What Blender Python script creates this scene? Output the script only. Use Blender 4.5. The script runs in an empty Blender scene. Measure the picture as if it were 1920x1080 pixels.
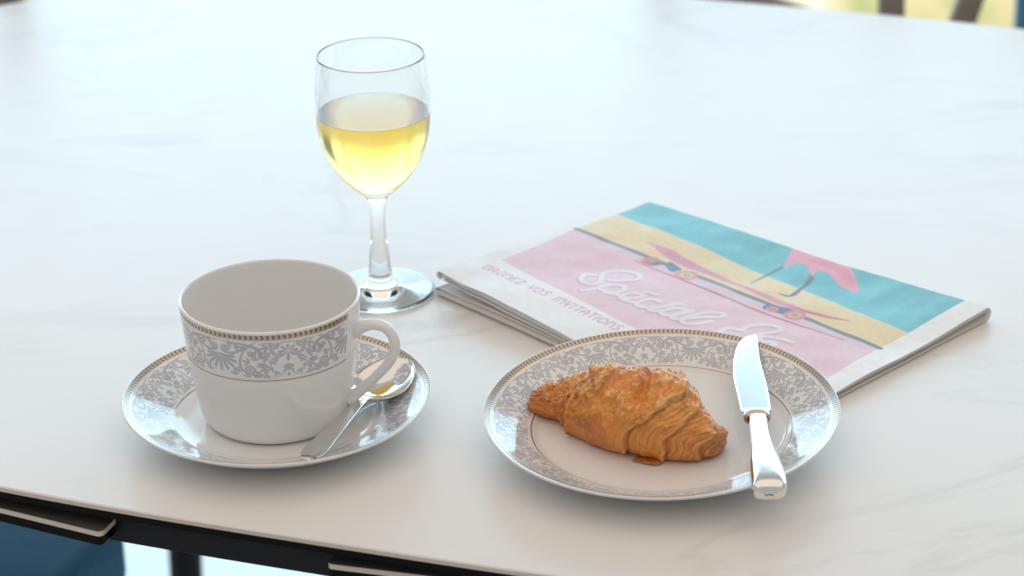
import bpy, math
import numpy as np
from mathutils import Matrix, Vector

sc = bpy.context.scene
PI = math.pi

# ------------------------------------------------------------------ camera
F = 4900.0                                   # focal length in pixels of a 1920 wide picture
PITCH, ROLL, CAM_H = math.radians(24.2), math.radians(1.3), 0.62
CAM = np.array([0, -CAM_H / math.tan(PITCH), CAM_H])
FW = np.array([0, math.cos(PITCH), -math.sin(PITCH)])
_r0 = np.array([1.0, 0, 0]); _u0 = np.cross(_r0, FW)
RT = _r0 * math.cos(ROLL) - _u0 * math.sin(ROLL)
UP = _u0 * math.cos(ROLL) + _r0 * math.sin(ROLL)
cam = bpy.data.cameras.new('camera'); cam_o = bpy.data.objects.new('camera', cam)
sc.collection.objects.link(cam_o); sc.camera = cam_o
M = Matrix(((RT[0], UP[0], -FW[0], CAM[0]), (RT[1], UP[1], -FW[1], CAM[1]), (RT[2], UP[2], -FW[2], CAM[2]), (0, 0, 0, 1)))
cam_o.matrix_world = M
cam.sensor_width = 36.0; cam.lens = F / 1920 * 36
cam.clip_start = 0.05; cam.clip_end = 100
cam.dof.use_dof = True; cam.dof.focus_distance = 1.34; cam.dof.aperture_fstop = 8.5

# ------------------------------------------------------------------ light
w = bpy.data.worlds.new('World'); sc.world = w; w.use_nodes = True
bg = w.node_tree.nodes['Background']
bg.inputs[0].default_value = (0.98, 0.985, 0.97, 1); bg.inputs[1].default_value = 0.47

def area(name, loc, rot, sx, sy, radiance, col):
    l = bpy.data.lights.new(name, 'AREA'); l.shape = 'RECTANGLE'; l.size = sx; l.size_y = sy
    l.energy = radiance * PI * sx * sy; l.color = col
    o = bpy.data.objects.new(name, l); sc.collection.objects.link(o)
    o.location = loc; o.rotation_euler = rot
    return o
# a wide window behind the table, and daylight on the garden outside it
area('window_light', (0.0, 2.3, 0.45), (-PI / 2, 0, 0), 6.0, 1.60, 3.7, (0.46, 0.78, 1.0))
area('ceiling_bounce_fill', (0.0, -0.4, 1.75), (0, 0, 0), 4.0, 3.6, 0.56, (1.0, 0.78, 0.60))  # added overhead fill standing in for warm light off the ceiling
area('garden_light', (0.6, 3.5, 1.0), (math.radians(38), 0, 0), 2.6, 1.6, 5.0, (1.0, 0.97, 0.80))

sc.view_settings.view_transform = 'Standard'; sc.view_settings.look = 'None'
sc.view_settings.exposure = 0.0; sc.view_settings.gamma = 1.0
sc.cycles.use_denoising = True
sc.cycles.max_bounces = 28; sc.cycles.transmission_bounces = 26; sc.cycles.glossy_bounces = 6; sc.cycles.diffuse_bounces = 5
sc.cycles.sample_clamp_indirect = 8.0; sc.cycles.blur_glossy = 0.4

# ------------------------------------------------------------------ helpers
def unp(x, y, z=0.0):
    """photo pixel -> point on the horizontal plane z"""
    d = FW + RT * (x - 960) / F - UP * (y - 540) / F
    return CAM + d * ((z - CAM[2]) / d[2])
def unp_plane(x, y, p, n):
    d = FW + RT * (x - 960) / F - UP * (y - 540) / F
    p = np.asarray(p, float); n = np.asarray(n, float)
    return CAM + d * ((p - CAM) @ n) / (d @ n)

_rng = np.random.RandomState(7); _LAT = _rng.rand(48, 48, 48)
def vnoise(x, y, z=0.0):
    x, y, z = np.broadcast_arrays(np.asarray(x, float), np.asarray(y, float), np.asarray(z, float))
    xi, yi, zi = np.floor(x).astype(int), np.floor(y).astype(int), np.floor(z).astype(int)
    fx, fy, fz = x - xi, y - yi, z - zi
    fx, fy, fz = [t * t * (3 - 2 * t) for t in (fx, fy, fz)]
    L = lambda a, b, c: _LAT[(xi + a) % 48, (yi + b) % 48, (zi + c) % 48]
    r = 0
    for a in (0, 1):
        for b in (0, 1):
            for c in (0, 1):
                r = r + L(a, b, c) * (fx if a else 1 - fx) * (fy if b else 1 - fy) * (fz if c else 1 - fz)
    return r * 2 - 1
def fbm(x, y, z=0.0, o=4):
    r, a = 0, 1.0
    for i in range(o):
        r = r + a * vnoise(x * 2 ** i + 11.3 * i, y * 2 ** i + 5.1 * i, z * 2 ** i + 3.7 * i); a *= 0.5
    return r
def sstep(a, b, x):
    t = np.clip((x - a) / (b - a), 0, 1); return t * t * (3 - 2 * t)

def empty(name, loc=(0, 0, 0)):
    o = bpy.data.objects.new(name, None); sc.collection.objects.link(o); o.location = loc; o.empty_display_size = 0.02
    return o
def tag(o, label=None, cat=None, group=None, kind=None):
    if label: o['label'] = label
    if cat: o['category'] = cat
    if group: o['group'] = group
    if kind: o['kind'] = kind
    return o
def link(name, me, mat, parent=None, smooth=True):
    me.materials.append(mat)
    if smooth: me.polygons.foreach_set('use_smooth', np.ones(len(me.polygons), bool))
    o = bpy.data.objects.new(name, me); sc.collection.objects.link(o); o.parent = parent
    return o
def mesh_obj(name, verts, faces, mat, parent=None, smooth=True, col=None, normals=None):
    me = bpy.data.meshes.new(name)
    verts = np.asarray(verts, np.float32)
    if isinstance(faces, np.ndarray):
        nf, k = faces.shape
        me.vertices.add(len(verts)); me.vertices.foreach_set('co', verts.ravel())
        me.loops.add(nf * k); me.loops.foreach_set('vertex_index', faces.astype(np.int32).ravel())
        me.polygons.add(nf); me.polygons.foreach_set('loop_start', np.arange(0, nf * k, k, dtype=np.int32))
        me.polygons.foreach_set('loop_total', np.full(nf, k, np.int32))
    else:
        me.from_pydata(verts.tolist(), [], faces)
    me.update(calc_edges=True); me.validate()
    if col is not None:
        a = me.color_attributes.new('tint', 'FLOAT_COLOR', 'POINT')
        c = np.ones((len(verts), 4), np.float32); c[:, :3] = col
        a.data.foreach_set('color', c.ravel())
    o = link(name, me, mat, parent, smooth)
    if normals is not None:
        me.normals_split_custom_set_from_vertices(np.asarray(normals, float).tolist())
    return o
def grid_faces(nu, nv, wrap_u=False, wrap_v=False, base=0):
    iu = np.arange(nu if wrap_u else nu - 1); iv = np.arange(nv if wrap_v else nv - 1)
    a, b = np.meshgrid(iu, iv, indexing='ij'); a2, b2 = (a + 1) % nu, (b + 1) % nv
    return np.stack([a * nv + b, a2 * nv + b, a2 * nv + b2, a * nv + b2], -1).reshape(-1, 4) + base
def catmull(pts, n):
    p = np.asarray(pts, float)
    if len(p) == 2: return p[0] + (p[1] - p[0]) * np.linspace(0, 1, n)[:, None]
    q = np.vstack([2 * p[0] - p[1], p, 2 * p[-1] - p[-2]])
    out = []
    for t in np.linspace(0, len(p) - 1 - 1e-9, n * 6):
        i = int(t); f = t - i; a, b, c, d = q[i:i + 4]
        out.append(0.5 * (2 * b + (c - a) * f + (2 * a - 5 * b + 4 * c - d) * f * f + (3 * b - a - 3 * c + d) * f ** 3))
    out = np.array(out); L = np.r_[0, np.cumsum(np.linalg.norm(np.diff(out, axis=0), axis=1))]
    s = np.linspace(0, L[-1], n)
    return np.stack([np.interp(s, L, out[:, k]) for k in range(p.shape[1])], -1)
def profile(segs):
    """segs: list of (points, count); joined end to end"""
    out = []
    for pts, n in segs:
        c = catmull(pts, n); out.append(c if not out else c[1:])
    return np.vstack(out)
def prof_normals(p):
    t = np.gradient(p, axis=0); n = np.stack([t[:, 1], -t[:, 0]], -1)
    return n / (np.linalg.norm(n, axis=1, keepdims=True) + 1e-12)
def lathe(name, prof, n, mat, parent=None, i0=0, i1=None, col=None, nrm=None):
    """prof rows (r,z) running so that (dz,-dr) points outward; part rows i0..i1"""
    i1 = len(prof) if i1 is None else i1
    nr = prof_normals(prof) if nrm is None else nrm
    p, q = prof[i0:i1], nr[i0:i1]
    a = np.arange(n) * 2 * PI / n
    ca, sa = np.cos(a), np.sin(a); r = np.maximum(p[:, 0], 1e-5)
    v = np.stack([r[:, None] * ca, r[:, None] * sa, np.repeat(p[:, 1:2], n, 1)], -1)
    m = np.stack([q[:, 0:1] * ca, q[:, 0:1] * sa, np.repeat(q[:, 1:2], n, 1)], -1)
    f = grid_faces(len(p), n, False, True)[:, ::-1]
    return mesh_obj(name, v.reshape(-1, 3), f, mat, parent, True, None if col is None else col.reshape(-1, 3), m.reshape(-1, 3))
def tube(name, path, rad, mat, parent=None, n=20, flat=1.0, up=(0, 0, 1), caps=True):
    path = np.asarray(path, float); rad = np.broadcast_to(np.asarray(rad, float), (len(path),))
    t = np.gradient(path, axis=0); t /= np.linalg.norm(t, axis=1, keepdims=True)
    s = np.cross(t, np.asarray(up, float)); s /= np.linalg.norm(s, axis=1, keepdims=True) + 1e-12
    b = np.cross(s, t)
    a = np.arange(n) * 2 * PI / n
    v = path[:, None] + rad[:, None, None] * (s[:, None] * np.cos(a)[None, :, None] * flat + b[:, None] * np.sin(a)[None, :, None])
    f = grid_faces(len(path), n, False, True).tolist()
    if caps: f += [list(range(n))[::-1], [(len(path) - 1) * n + i for i in range(n)]]
    return mesh_obj(name, v.reshape(-1, 3), f, mat, parent)
def box(name, lo, hi, mat, parent=None, bevel=0.004, seg=3):
    import bmesh
    bm = bmesh.new(); bmesh.ops.create_cube(bm, size=1.0)
    lo, hi = np.array(lo), np.array(hi)
    for v in bm.verts: v.co = Vector((lo + hi) / 2 + np.array(v.co) * (hi - lo))
    if bevel: bmesh.ops.bevel(bm, geom=bm.edges[:], offset=bevel, segments=seg, affect='EDGES', profile=0.5)
    me = bpy.data.meshes.new(name); bm.to_mesh(me); bm.free()
    return link(name, me, mat, parent)

# ------------------------------------------------------------------ materials
def mat(name, base=(0.8, 0.8, 0.8), rough=0.5, metal=0.0, **kw):
    m = bpy.data.materials.new(name); m.use_nodes = True
    b = m.node_tree.nodes['Principled BSDF']
    b.inputs['Base Color'].default_value = (*base, 1); b.inputs['Roughness'].default_value = rough; b.inputs['Metallic'].default_value = metal
    for k, v in kw.items(): b.inputs[k].default_value = v
    return m, m.node_tree, b
def N(t, typ, **kw):
    n = t.nodes.new(typ)
    for k, v in kw.items():
        if isinstance(k, str) and hasattr(n, k): setattr(n, k, v)
        else: n.inputs[k].default_value = v
    return n
def mathn(t, op, a, b=None, clamp=False):
    n = t.nodes.new('ShaderNodeMath'); n.operation = op; n.use_clamp = clamp
    for i, x in enumerate((a, b)):
        if x is None: continue
        if hasattr(x, 'links') or hasattr(x, 'is_linked'): t.links.new(x, n.inputs[i])
        else: n.inputs[i].default_value = x
    return n.outputs[0]
def mixc(t, fac, a, b):
    n = t.nodes.new('ShaderNodeMix'); n.data_type = 'RGBA'
    for i, x in ((0, fac), (6, a), (7, b)):
        if hasattr(x, 'is_linked'): t.links.new(x, n.inputs[i])
        elif i == 0: n.inputs[0].default_value = x
        else: n.inputs[i].default_value = (*x, 1)
    return n.outputs[2]
def noise(t, scale, detail=4, rough=0.5, dist=0.0, coord=None):
    n = t.nodes.new('ShaderNodeTexNoise'); n.inputs['Scale'].default_value = scale; n.inputs['Detail'].default_value = detail
    n.inputs['Roughness'].default_value = rough; n.inputs['Distortion'].default_value = dist
    if coord is None:
        c = t.nodes.new('ShaderNodeTexCoord'); coord = c.outputs['Object']
    t.links.new(coord, n.inputs['Vector'])
    return n.outputs['Fac']
def ramp(t, fac, stops):
    r = t.nodes.new('ShaderNodeValToRGB'); t.links.new(fac, r.inputs[0])
    while len(r.color_ramp.elements) < len(stops): r.color_ramp.elements.new(0.5)
    for e, (p, c) in zip(r.color_ramp.elements, stops):
        e.position = p; e.color = (*c, 1) if not np.isscalar(c) else (c, c, c, 1)
    return r.outputs[0]
def bump(t, b, h, dist, strength=1.0):
    n = t.nodes.new('ShaderNodeBump'); n.inputs['Distance'].default_value = dist; n.inputs['Strength'].default_value = strength
    t.links.new(h, n.inputs['Height']); t.links.new(n.outputs[0], b.inputs['Normal'])

# porcelain: white glaze, grey printed ornament (tint red), gold (tint green), gold relief (tint blue)
def porcelain(name):
    m, t, b = mat(name, (0.80, 0.80, 0.785), 0.07, **{'IOR': 1.60})
    at = t.nodes.new('ShaderNodeVertexColor'); at.layer_name = 'tint'
    sp = t.nodes.new('ShaderNodeSeparateColor'); t.links.new(at.outputs[0], sp.inputs[0])
    c1 = mixc(t, sp.outputs[0], (0.80, 0.80, 0.785), (0.42, 0.44, 0.49))
    gold = mixc(t, sp.outputs[2], (0.60, 0.51, 0.43), (0.24, 0.19, 0.15))
    c2 = mixc(t, sp.outputs[1], c1, gold)
    t.links.new(c2, b.inputs['Base Color'])
    t.links.new(mathn(t, 'MULTIPLY', sp.outputs[1], 0.85), b.inputs['Metallic'])
    t.links.new(mathn(t, 'MULTIPLY_ADD', sp.outputs[1], 0.22), b.inputs['Roughness'])
    b.inputs['Roughness'].links[0].from_node.inputs[2].default_value = 0.07
    return m
M_PORC = porcelain('decorated_porcelain')
M_WHITE = mat('white_porcelain', (0.80, 0.80, 0.785), 0.07, **{'IOR': 1.60})[0]
def steel(name, base, rough):
    m, t, b = mat(name, base, rough, 1.0)
    n = noise(t, 900, 3)
    t.links.new(mathn(t, 'MULTIPLY_ADD', n, 0.10), b.inputs['Roughness'])
    b.inputs['Roughness'].links[0].from_node.inputs[2].default_value = rough - 0.04
    return m
M_STEEL = steel('polished_steel', (0.74, 0.73, 0.72), 0.10)
M_SILVER = steel('silver_plate', (0.82, 0.80, 0.77), 0.11)
M_BLADE = steel('satin_blade', (0.78, 0.78, 0.78), 0.24)
M_COLLAR = mat('worn_collar', (0.60, 0.51, 0.43), 0.25, 1.0)[0]

def glass():
    m = bpy.data.materials.new('clear_glass'); m.use_nodes = True; t = m.node_tree
    b = t.nodes['Principled BSDF']; b.inputs['Transmission Weight'].default_value = 1.0
    b.inputs['Roughness'].default_value = 0.0; b.inputs['IOR'].default_value = 1.48; b.inputs['Base Color'].default_value = (0.99, 1.0, 0.995, 1)
    return m
M_GLASS = glass()
def juice(name, rough):
    m = bpy.data.materials.new(name); m.use_nodes = True; t = m.node_tree
    b = t.nodes['Principled BSDF']; b.inputs['Transmission Weight'].default_value = 1.0
    b.inputs['Roughness'].default_value = rough; b.inputs['IOR'].default_value = 1.34; b.inputs['Base Color'].default_value = (1, 1, 1, 1)
    sx = t.nodes.new('ShaderNodeSeparateXYZ'); t.links.new(t.nodes.new('ShaderNodeTexCoord').outputs['Object'], sx.inputs[0])
    k = mathn(t, 'LESS_THAN', sx.outputs[2], 0.1106)          # still surface smooth, cloudy body diffusing
    t.links.new(mathn(t, 'MULTIPLY', k, rough), b.inputs['Roughness'])
    v = t.nodes.new('ShaderNodeVolumeAbsorption'); v.inputs['Color'].default_value = (1.0, 0.82, 0.17, 1); v.inputs['Density'].default_value = 44.0
    t.links.new(v.outputs[0], t.nodes['Material Output'].inputs['Volume'])
    return m
M_JUICE = juice('cloudy_juice', 0.22)


def marble():
    m, t, b = mat('marble_ceramic', (0.8, 0.8, 0.79), 0.34)
    co = t.nodes.new('ShaderNodeTexCoord').outputs['Object']
    mp = t.nodes.new('ShaderNodeMapping'); t.links.new(co, mp.inputs[0]); mp.inputs['Rotation'].default_value = (0, 0, math.radians(33)); mp.inputs['Scale'].default_value = (1.0, 2.1, 1.0)
    v = mp.outputs[0]
    def vein(scale, dist, width, off):
        n = noise(t, scale, 9, 0.58, dist, v)
        d = mathn(t, 'ABSOLUTE', mathn(t, 'SUBTRACT', n, off))
        return ramp(t, d, [(0.0, 1.0), (width, 0.0)])
    mask = ramp(t, noise(t, 2.6, 2, 0.5, 0, v), [(0.46, 0.0), (0.64, 1.0)])
    v1 = mathn(t, 'MULTIPLY', vein(3.1, 0.9, 0.030, 0.52), mask)
    v2 = mathn(t, 'MULTIPLY', vein(6.5, 0.5, 0.022, 0.47), ramp(t, noise(t, 4.0, 2, 0.5, 0, v), [(0.54, 0.0), (0.74, 0.6)]))
    cloud = ramp(t, noise(t, 4.5, 6, 0.6, 0.4, v), [(0.42, 0.0), (0.75, 1.0)])
    c = mixc(t, mathn(t, 'MULTIPLY', cloud, 0.09), (0.78, 0.765, 0.745), (0.60, 0.60, 0.60))
    c = mixc(t, mathn(t, 'MULTIPLY', mathn(t, 'MAXIMUM', v1, v2), 0.22), c, (0.37, 0.37, 0.38))
    t.links.new(c, b.inputs['Base Color'])
    g = noise(t, 1400, 2, 0.6)
    bump(t, b, g, 0.00006, 0.5)
    t.links.new(mathn(t, 'MULTIPLY_ADD', noise(t, 30, 4), 0.08), b.inputs['Roughness'])
    b.inputs['Roughness'].links[0].from_node.inputs[2].default_value = 0.31
    return m
M_MARBLE = marble()
M_BODY = mat('ceramic_body', (0.60, 0.52, 0.45), 0.45)[0]
M_BLACKGLASS = mat('black_glass', (0.004, 0.004, 0.005), 0.3, **{'Specular IOR Level': 0.08})[0]
M_FRAME = mat('dark_metal_frame', (0.008, 0.009, 0.012), 0.5, **{'Specular IOR Level': 0.2})[0]
M_LEAFSHADE = mat('shaded_leaf_face', (0.10, 0.095, 0.085), 0.35)[0]  # pale leaf face darkened in colour for the shade under the tabletop

def fabric(name, c1, c2, scale=220):
    m, t, b = mat(name, c1, 0.8); b.inputs['Sheen Weight'].default_value = 0.05
    n = noise(t, 9, 4); t.links.new(mixc(t, n, c1, c2), b.inputs['Base Color'])
    bump(t, b, noise(t, scale, 3), 0.0006)
    return m
M_VELVET = fabric('blue_velvet', (0.007, 0.065, 0.15), (0.017, 0.16, 0.25))
def wood():
    m, t, b = mat('taupe_wood', (0.13, 0.10, 0.08), 0.5)
    t.links.new(mixc(t, noise(t, 25, 5, 0.6, 1.0), (0.19, 0.16, 0.13), (0.33, 0.28, 0.235)), b.inputs['Base Color'])
    return m
M_WOOD = wood()
def paper():
    m, t, b = mat('printed_newsprint', (0.7, 0.7, 0.7), 0.47)
    at = t.nodes.new('ShaderNodeVertexColor'); at.layer_name = 'tint'
    g = noise(t, 1800, 2); c = mixc(t, mathn(t, 'MULTIPLY', g, 0.10), at.outputs[0], (0.5, 0.48, 0.46))
    t.links.new(c, b.inputs['Base Color'])
    bump(t, b, noise(t, 260, 5, 0.6), 0.00012, 0.6)
    return m
M_PAPER = paper()
def page_edge():
    m, t, b = mat('newsprint', (0.66, 0.62, 0.58), 0.8)
    t.links.new(mixc(t, noise(t, 700, 3), (0.78, 0.75, 0.72), (0.64, 0.60, 0.57)), b.inputs['Base Color'])
    return m
M_PAGE = page_edge()
M_FOLD = mat('white_newsprint', (0.80, 0.80, 0.79), 0.7)[0]

def pastry():
    m, t, b = mat('baked_pastry', (0.6, 0.3, 0.1), 0.42)
    at = t.nodes.new('ShaderNodeVertexColor'); at.layer_name = 'tint'
    n = noise(t, 420, 5, 0.65)
    c = mixc(t, ramp(t, n, [(0.48, 0.0), (0.75, 0.30)]), at.outputs[0], (0.82, 0.50, 0.16))
    c = mixc(t, ramp(t, noise(t, 260, 4, 0.7), [(0.56, 0.0), (0.74, 0.45)]), c, (0.36, 0.095, 0.010))
    t.links.new(c, b.inputs['Base Color'])
    bump(t, b, noise(t, 650, 6, 0.65, 0.4), 0.0007, 0.8)
    t.links.new(mathn(t, 'MULTIPLY_ADD', n, 0.3), b.inputs['Roughness'])
    b.inputs['Roughness'].links[0].from_node.inputs[2].default_value = 0.20
    b.inputs['Coat Weight'].default_value = 0.25; b.inputs['Coat Roughness'].default_value = 0.22
    b.inputs['Subsurface Weight'].default_value = 0.10; b.inputs['Subsurface Radius'].default_value = (0.004, 0.002, 0.001); b.inputs['Subsurface Scale'].default_value = 1.0
    return m
M_PASTRY = pastry()

# ------------------------------------------------------------------ floor and garden
def floor_mat():
    m, t, b = mat('pale_floor', (0.78, 0.78, 0.79), 0.25)
    t.links.new(mixc(t, noise(t, 3, 5), (0.74, 0.74, 0.76), (0.82, 0.82, 0.82)), b.inputs['Base Color'])
    return m
def lawn_mat():
    m, t, b = mat('sunny_lawn', (0.5, 0.5, 0.2), 0.9)
    mp = t.nodes.new('ShaderNodeMapping'); t.links.new(t.nodes.new('ShaderNodeTexCoord').outputs['Object'], mp.inputs[0]); mp.inputs['Scale'].default_value = (1, 0.25, 1)
    n = noise(t, 5.5, 3, 0.5, 0.3, mp.outputs[0])
    t.links.new(ramp(t, n, [(0.36, (0.44, 0.50, 0.24)), (0.45, (0.66, 0.62, 0.36)), (0.53, (0.74, 0.68, 0.48)), (0.60, (0.82, 0.81, 0.76))]), b.inputs['Base Color'])
    return m
def sheet(name, x0, x1, y0, y1, z, m):
    return tag(mesh_obj(name, [(x0, y0, z), (x1, y0, z), (x1, y1, z), (x0, y1, z)], [(0, 1, 2, 3)], m, smooth=False), kind='structure')
sheet('floor', -4, 4, -3, 2.35, -0.75, floor_mat())
sheet('lawn', -4, 4, 2.352, 9, -0.77, lawn_mat())

# ------------------------------------------------------------------ table
TA = math.radians(-19.48)
E1, E2 = np.array([math.cos(TA), math.sin(TA)]), np.array([-math.sin(TA), math.cos(TA)])
T_C, T_A, T_B, T_N = (0.003, 0.123), 0.6175, 0.427, 2.87
def table_outline(inset=0.0, n=400):
    a = np.arange(n) * 2 * PI / n
    ca, sa = np.cos(a), np.sin(a)
    x = np.sign(ca) * np.abs(ca) ** (2 / T_N) * (T_A - inset) + T_C[0]
    y = np.sign(sa) * np.abs(sa) ** (2 / T_N) * (T_B - inset) + T_C[1]
    return x[:, None] * E1 + y[:, None] * E2
def slab(name, layers, mt, parent, top=True, bottom=True, n=400, outline=table_outline):
    """layers: (inset, z) from top to bottom"""
    v = np.vstack([np.c_[outline(i, n), np.full(n, z)] for i, z in layers])
    f = [list(q)[::-1] for q in grid_faces(len(layers), n, False, True)[:, ::-1]]
    if top: f.append(list(range(n)))
    if bottom: f.append([(len(layers) - 1) * n + i for i in range(n)][::-1])
    o = mesh_obj(name, v, f, mt, parent, False)
    return o
table = tag(empty('table', (0, 0, -0.75)), 'white marble-look ceramic dining table with rounded edges and black underside', 'table')
def under(o):                                   # keep world coordinates under the table's base empty
    o.parent = table; o.matrix_parent_inverse = Matrix.Translation((0, 0, 0.75)); return o
under(slab('tabletop', [(0.0006, 0.0), (0.0, -0.0006), (0.0, -0.0009)], M_MARBLE, None, bottom=False))
under(slab('tabletop_edge', [(0.0, -0.0009), (0.0, -0.0030), (0.0005, -0.0032)], M_BODY, None, top=False))
under(slab('glass_underlayer', [(0.0010, -0.0031), (0.0012, -0.0075), (0.0022, -0.0082)], M_BLACKGLASS, None))
under(slab('apron', [(0.014, -0.0083), (0.013, -0.0093), (0.013, -0.0275), (0.014, -0.0282), (0.045, -0.0282)], M_FRAME, None))

# two extension leaves stowed below the top, their ends showing under the near edge
def leaf(corner_px, along_px, sign):
    zt = -0.0145
    c0 = unp(*corner_px, zt)[:2]; c1 = unp(*along_px, zt)[:2]
    d = (c1 - c0) / np.linalg.norm(c1 - c0)          # along the front edge, away from the corner
    nrm = np.array([-d[1], d[0]]);  nrm = nrm if nrm[1] > 0 else -nrm    # inward
    R = 0.004; pts = []
    side = nrm * 0.992 + (-d) * (-0.12)
    side /= np.linalg.norm(side)
    for k in range(9):                                # rounded corner
        t = k / 8; a = c0 + d * R; b = c0 + side * R
        pts.append((1 - t) ** 2 * a + 2 * t * (1 - t) * c0 + t * t * b)
    pts = [c0 + d * 0.34] + pts + [c0 + side * 0.20, c0 + d * 0.34 + nrm * 0.20]
    p = np.array(pts); n = len(p)
    area2 = np.sum(p[:, 0] * np.roll(p[:, 1], -1) - np.roll(p[:, 0], -1) * p[:, 1])
    if area2 < 0: p = p[::-1]
    cen = p.mean(0)
    def outl(inset, nn): return p + (cen - p) * (inset / 0.15)
    under(slab('leaf_top', [(0.0002, zt), (0.0, zt - 0.0003)], M_LEAFSHADE, None, n=n, outline=outl, bottom=False))
    under(slab('extension_leaf', [(0, zt - 0.0003), (0, zt - 0.0030)], M_BODY, None, n=n, outline=outl, top=False, bottom=False))
    under(slab('leaf_glass', [(0.0005, zt - 0.0030), (0.0005, zt - 0.0078), (0.0012, zt - 0.0082)], M_BLACKGLASS, None, n=n, outline=outl))
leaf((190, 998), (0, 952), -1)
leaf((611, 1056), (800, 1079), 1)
def table_leg(top, foot):
    p = np.array([np.array(top) + (np.array(foot) - np.array(top)) * t for t in np.linspace(0, 1, 12)])
    under(tube('leg', p, np.linspace(0.019, 0.011, 12), M_FRAME, None, up=(0, 1, 0)))
for a, b in ((-0.402, 0.36), (0.42, 0.36), (-0.42, -0.11), (0.42, -0.11)):
    q = a * E1 + b * E2; s = (a - 0.05) * 0.13 * E1 + (b - 0.124) * 0.30 * E2
    table_leg((q[0], q[1], -0.0283), (q[0] + s[0], q[1] + s[1], -0.7498))

# ------------------------------------------------------------------ ornament of the service (one repeat, x in -1.3..1.3, y 0 inner .. 1 outer)
def ornament(nx, ys):
    S = []
    def stroke(pts, r0, r1=None, n=60):
        p = catmull(pts, n); r1 = r0 if r1 is None else r1
        S.append(np.c_[p, np.linspace(r0, r1, n)])
    def drop(x, y, ang, L, r0, r1, n=16):
        t = np.linspace(0, 1, n); S.append(np.c_[x + L * t * math.cos(ang), y + L * t * math.sin(ang), r0 + (r1 - r0) * np.sin(t * PI * 0.62)])
    def spiral(cx, cy, R, a0, turns, r0, r1, n=70):
        t = np.linspace(0, 1, n); a = a0 + turns * 2 * PI * t; rr = R * (1 - 0.86 * t)
        S.append(np.c_[cx + rr * np.cos(a), cy + rr * np.sin(a), r0 + (r1 - r0) * t])
    def leaf3(x, y, a, s):
        for da, k in ((0, 1.0), (0.9, 0.75), (-0.9, 0.75)): drop(x, y, a + da, 0.115 * s * k, 0.008, 0.024 * s)
    D = math.radians
    for k, (a, L) in enumerate(((-90, 0.40), (-68, 0.37), (-46, 0.36), (-24, 0.34), (-4, 0.27))):
        drop(0, 0.60, D(a), L, 0.006, 0.034)
    stroke([(0.02, 0.61), (0.14, 0.59), (0.26, 0.63), (0.33, 0.72)], 0.022, 0.012)
    spiral(0.135, 0.78, 0.095, D(-100), -1.6, 0.020, 0.020)
    stroke([(0.12, 0.685), (0.26, 0.68), (0.42, 0.76), (0.58, 0.90), (0.70, 0.97)], 0.030, 0.016)
    stroke([(0.80, 0.62), (0.79, 0.74), (0.68, 0.86), (0.48, 0.93), (0.25, 0.95), (0.04, 0.97)], 0.046, 0.010, 80)
    stroke([(0.66, 0.90), (0.52, 0.80), (0.44, 0.64), (0.40, 0.44), (0.43, 0.28), (0.53, 0.18)], 0.014, 0.026, 80)
    spiral(0.57, 0.29, 0.115, D(-110), 1.5, 0.026, 0.020)
    stroke([(0.80, 0.95), (0.98, 0.97), (1.12, 0.93), (1.22, 0.97), (1.30, 0.975)], 0.016, 0.014)
    for i in range(8): drop(1.30 + 0.035 * math.cos(i * PI / 4), 0.74 + 0.035 * math.sin(i * PI / 4), i * PI / 4, 0.12, 0.008, 0.026)
    leaf3(1.30, 0.40, D(-90), 1.2); drop(1.30, 0.50, D(90), 0.07, 0.02, 0.034); drop(1.30, 0.17, D(-90), 0.06, 0.012, 0.030)
    drop(1.30, 0.36, D(-120), 0.15, 0.006, 0.026); drop(1.30, 0.36, D(-60), 0.15, 0.006, 0.026)
    rs = np.random.RandomState(3)
    for x, y, a in ((1.13, 0.86, 150), (1.02, 0.88, 200), (0.93, 0.84, 170), (1.05, 0.74, 210), (0.94, 0.70, 240), (1.12, 0.56, 200),
                    (1.03, 0.50, 230), (0.92, 0.56, 160), (0.88, 0.44, 250), (1.00, 0.34, 230), (0.90, 0.28, 200), (0.80, 0.36, 120),
                    (0.78, 0.20, 210), (0.70, 0.52, 100), (0.60, 0.62, 60), (0.58, 0.46, 140), (0.70, 0.66, 120), (0.52, 0.08, 90), (0.31, 0.22, 60),
                    (0.28, 0.12, 100), (0.66, 0.09, 60), (0.18, 0.90, 20), (0.32, 0.86, 0), (0.44, 0.84, -30), (1.18, 0.66, 180), (0.86, 0.08, 80), (1.10, 0.22, 240)):
        leaf3(x, y, D(a + rs.uniform(-20, 20)), rs.uniform(0.85, 1.15))
    for t in np.linspace(0, 1, 17):
        a = PI * t; S.append(np.array([[0.95 + 0.27 * math.cos(a), 0.20 - 0.13 * math.sin(a), 0.014]]))
    P = np.vstack(S); P = np.vstack([P, P * [-1, 1, 1]])
    P = np.vstack([P, P[P[:, 0] < -0.8] + [2.6, 0, 0], P[P[:, 0] > 0.8] - [2.6, 0, 0]])
    X = (np.arange(nx) / nx) * 2.6 - 1.3
    out = np.zeros((len(ys), nx)); aa = 0.022
    for i, y in enumerate(ys):
        q = P[np.abs(P[:, 1] - y) < 0.09]
        if len(q) == 0: continue
        d = np.sqrt((X[:, None] - q[None, :, 0]) ** 2 + (y - q[None, :, 1]) ** 2) - q[None, :, 2]
        out[i] = sstep(aa * 0.7, -aa * 0.7, d.min(1))
    return out
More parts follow.
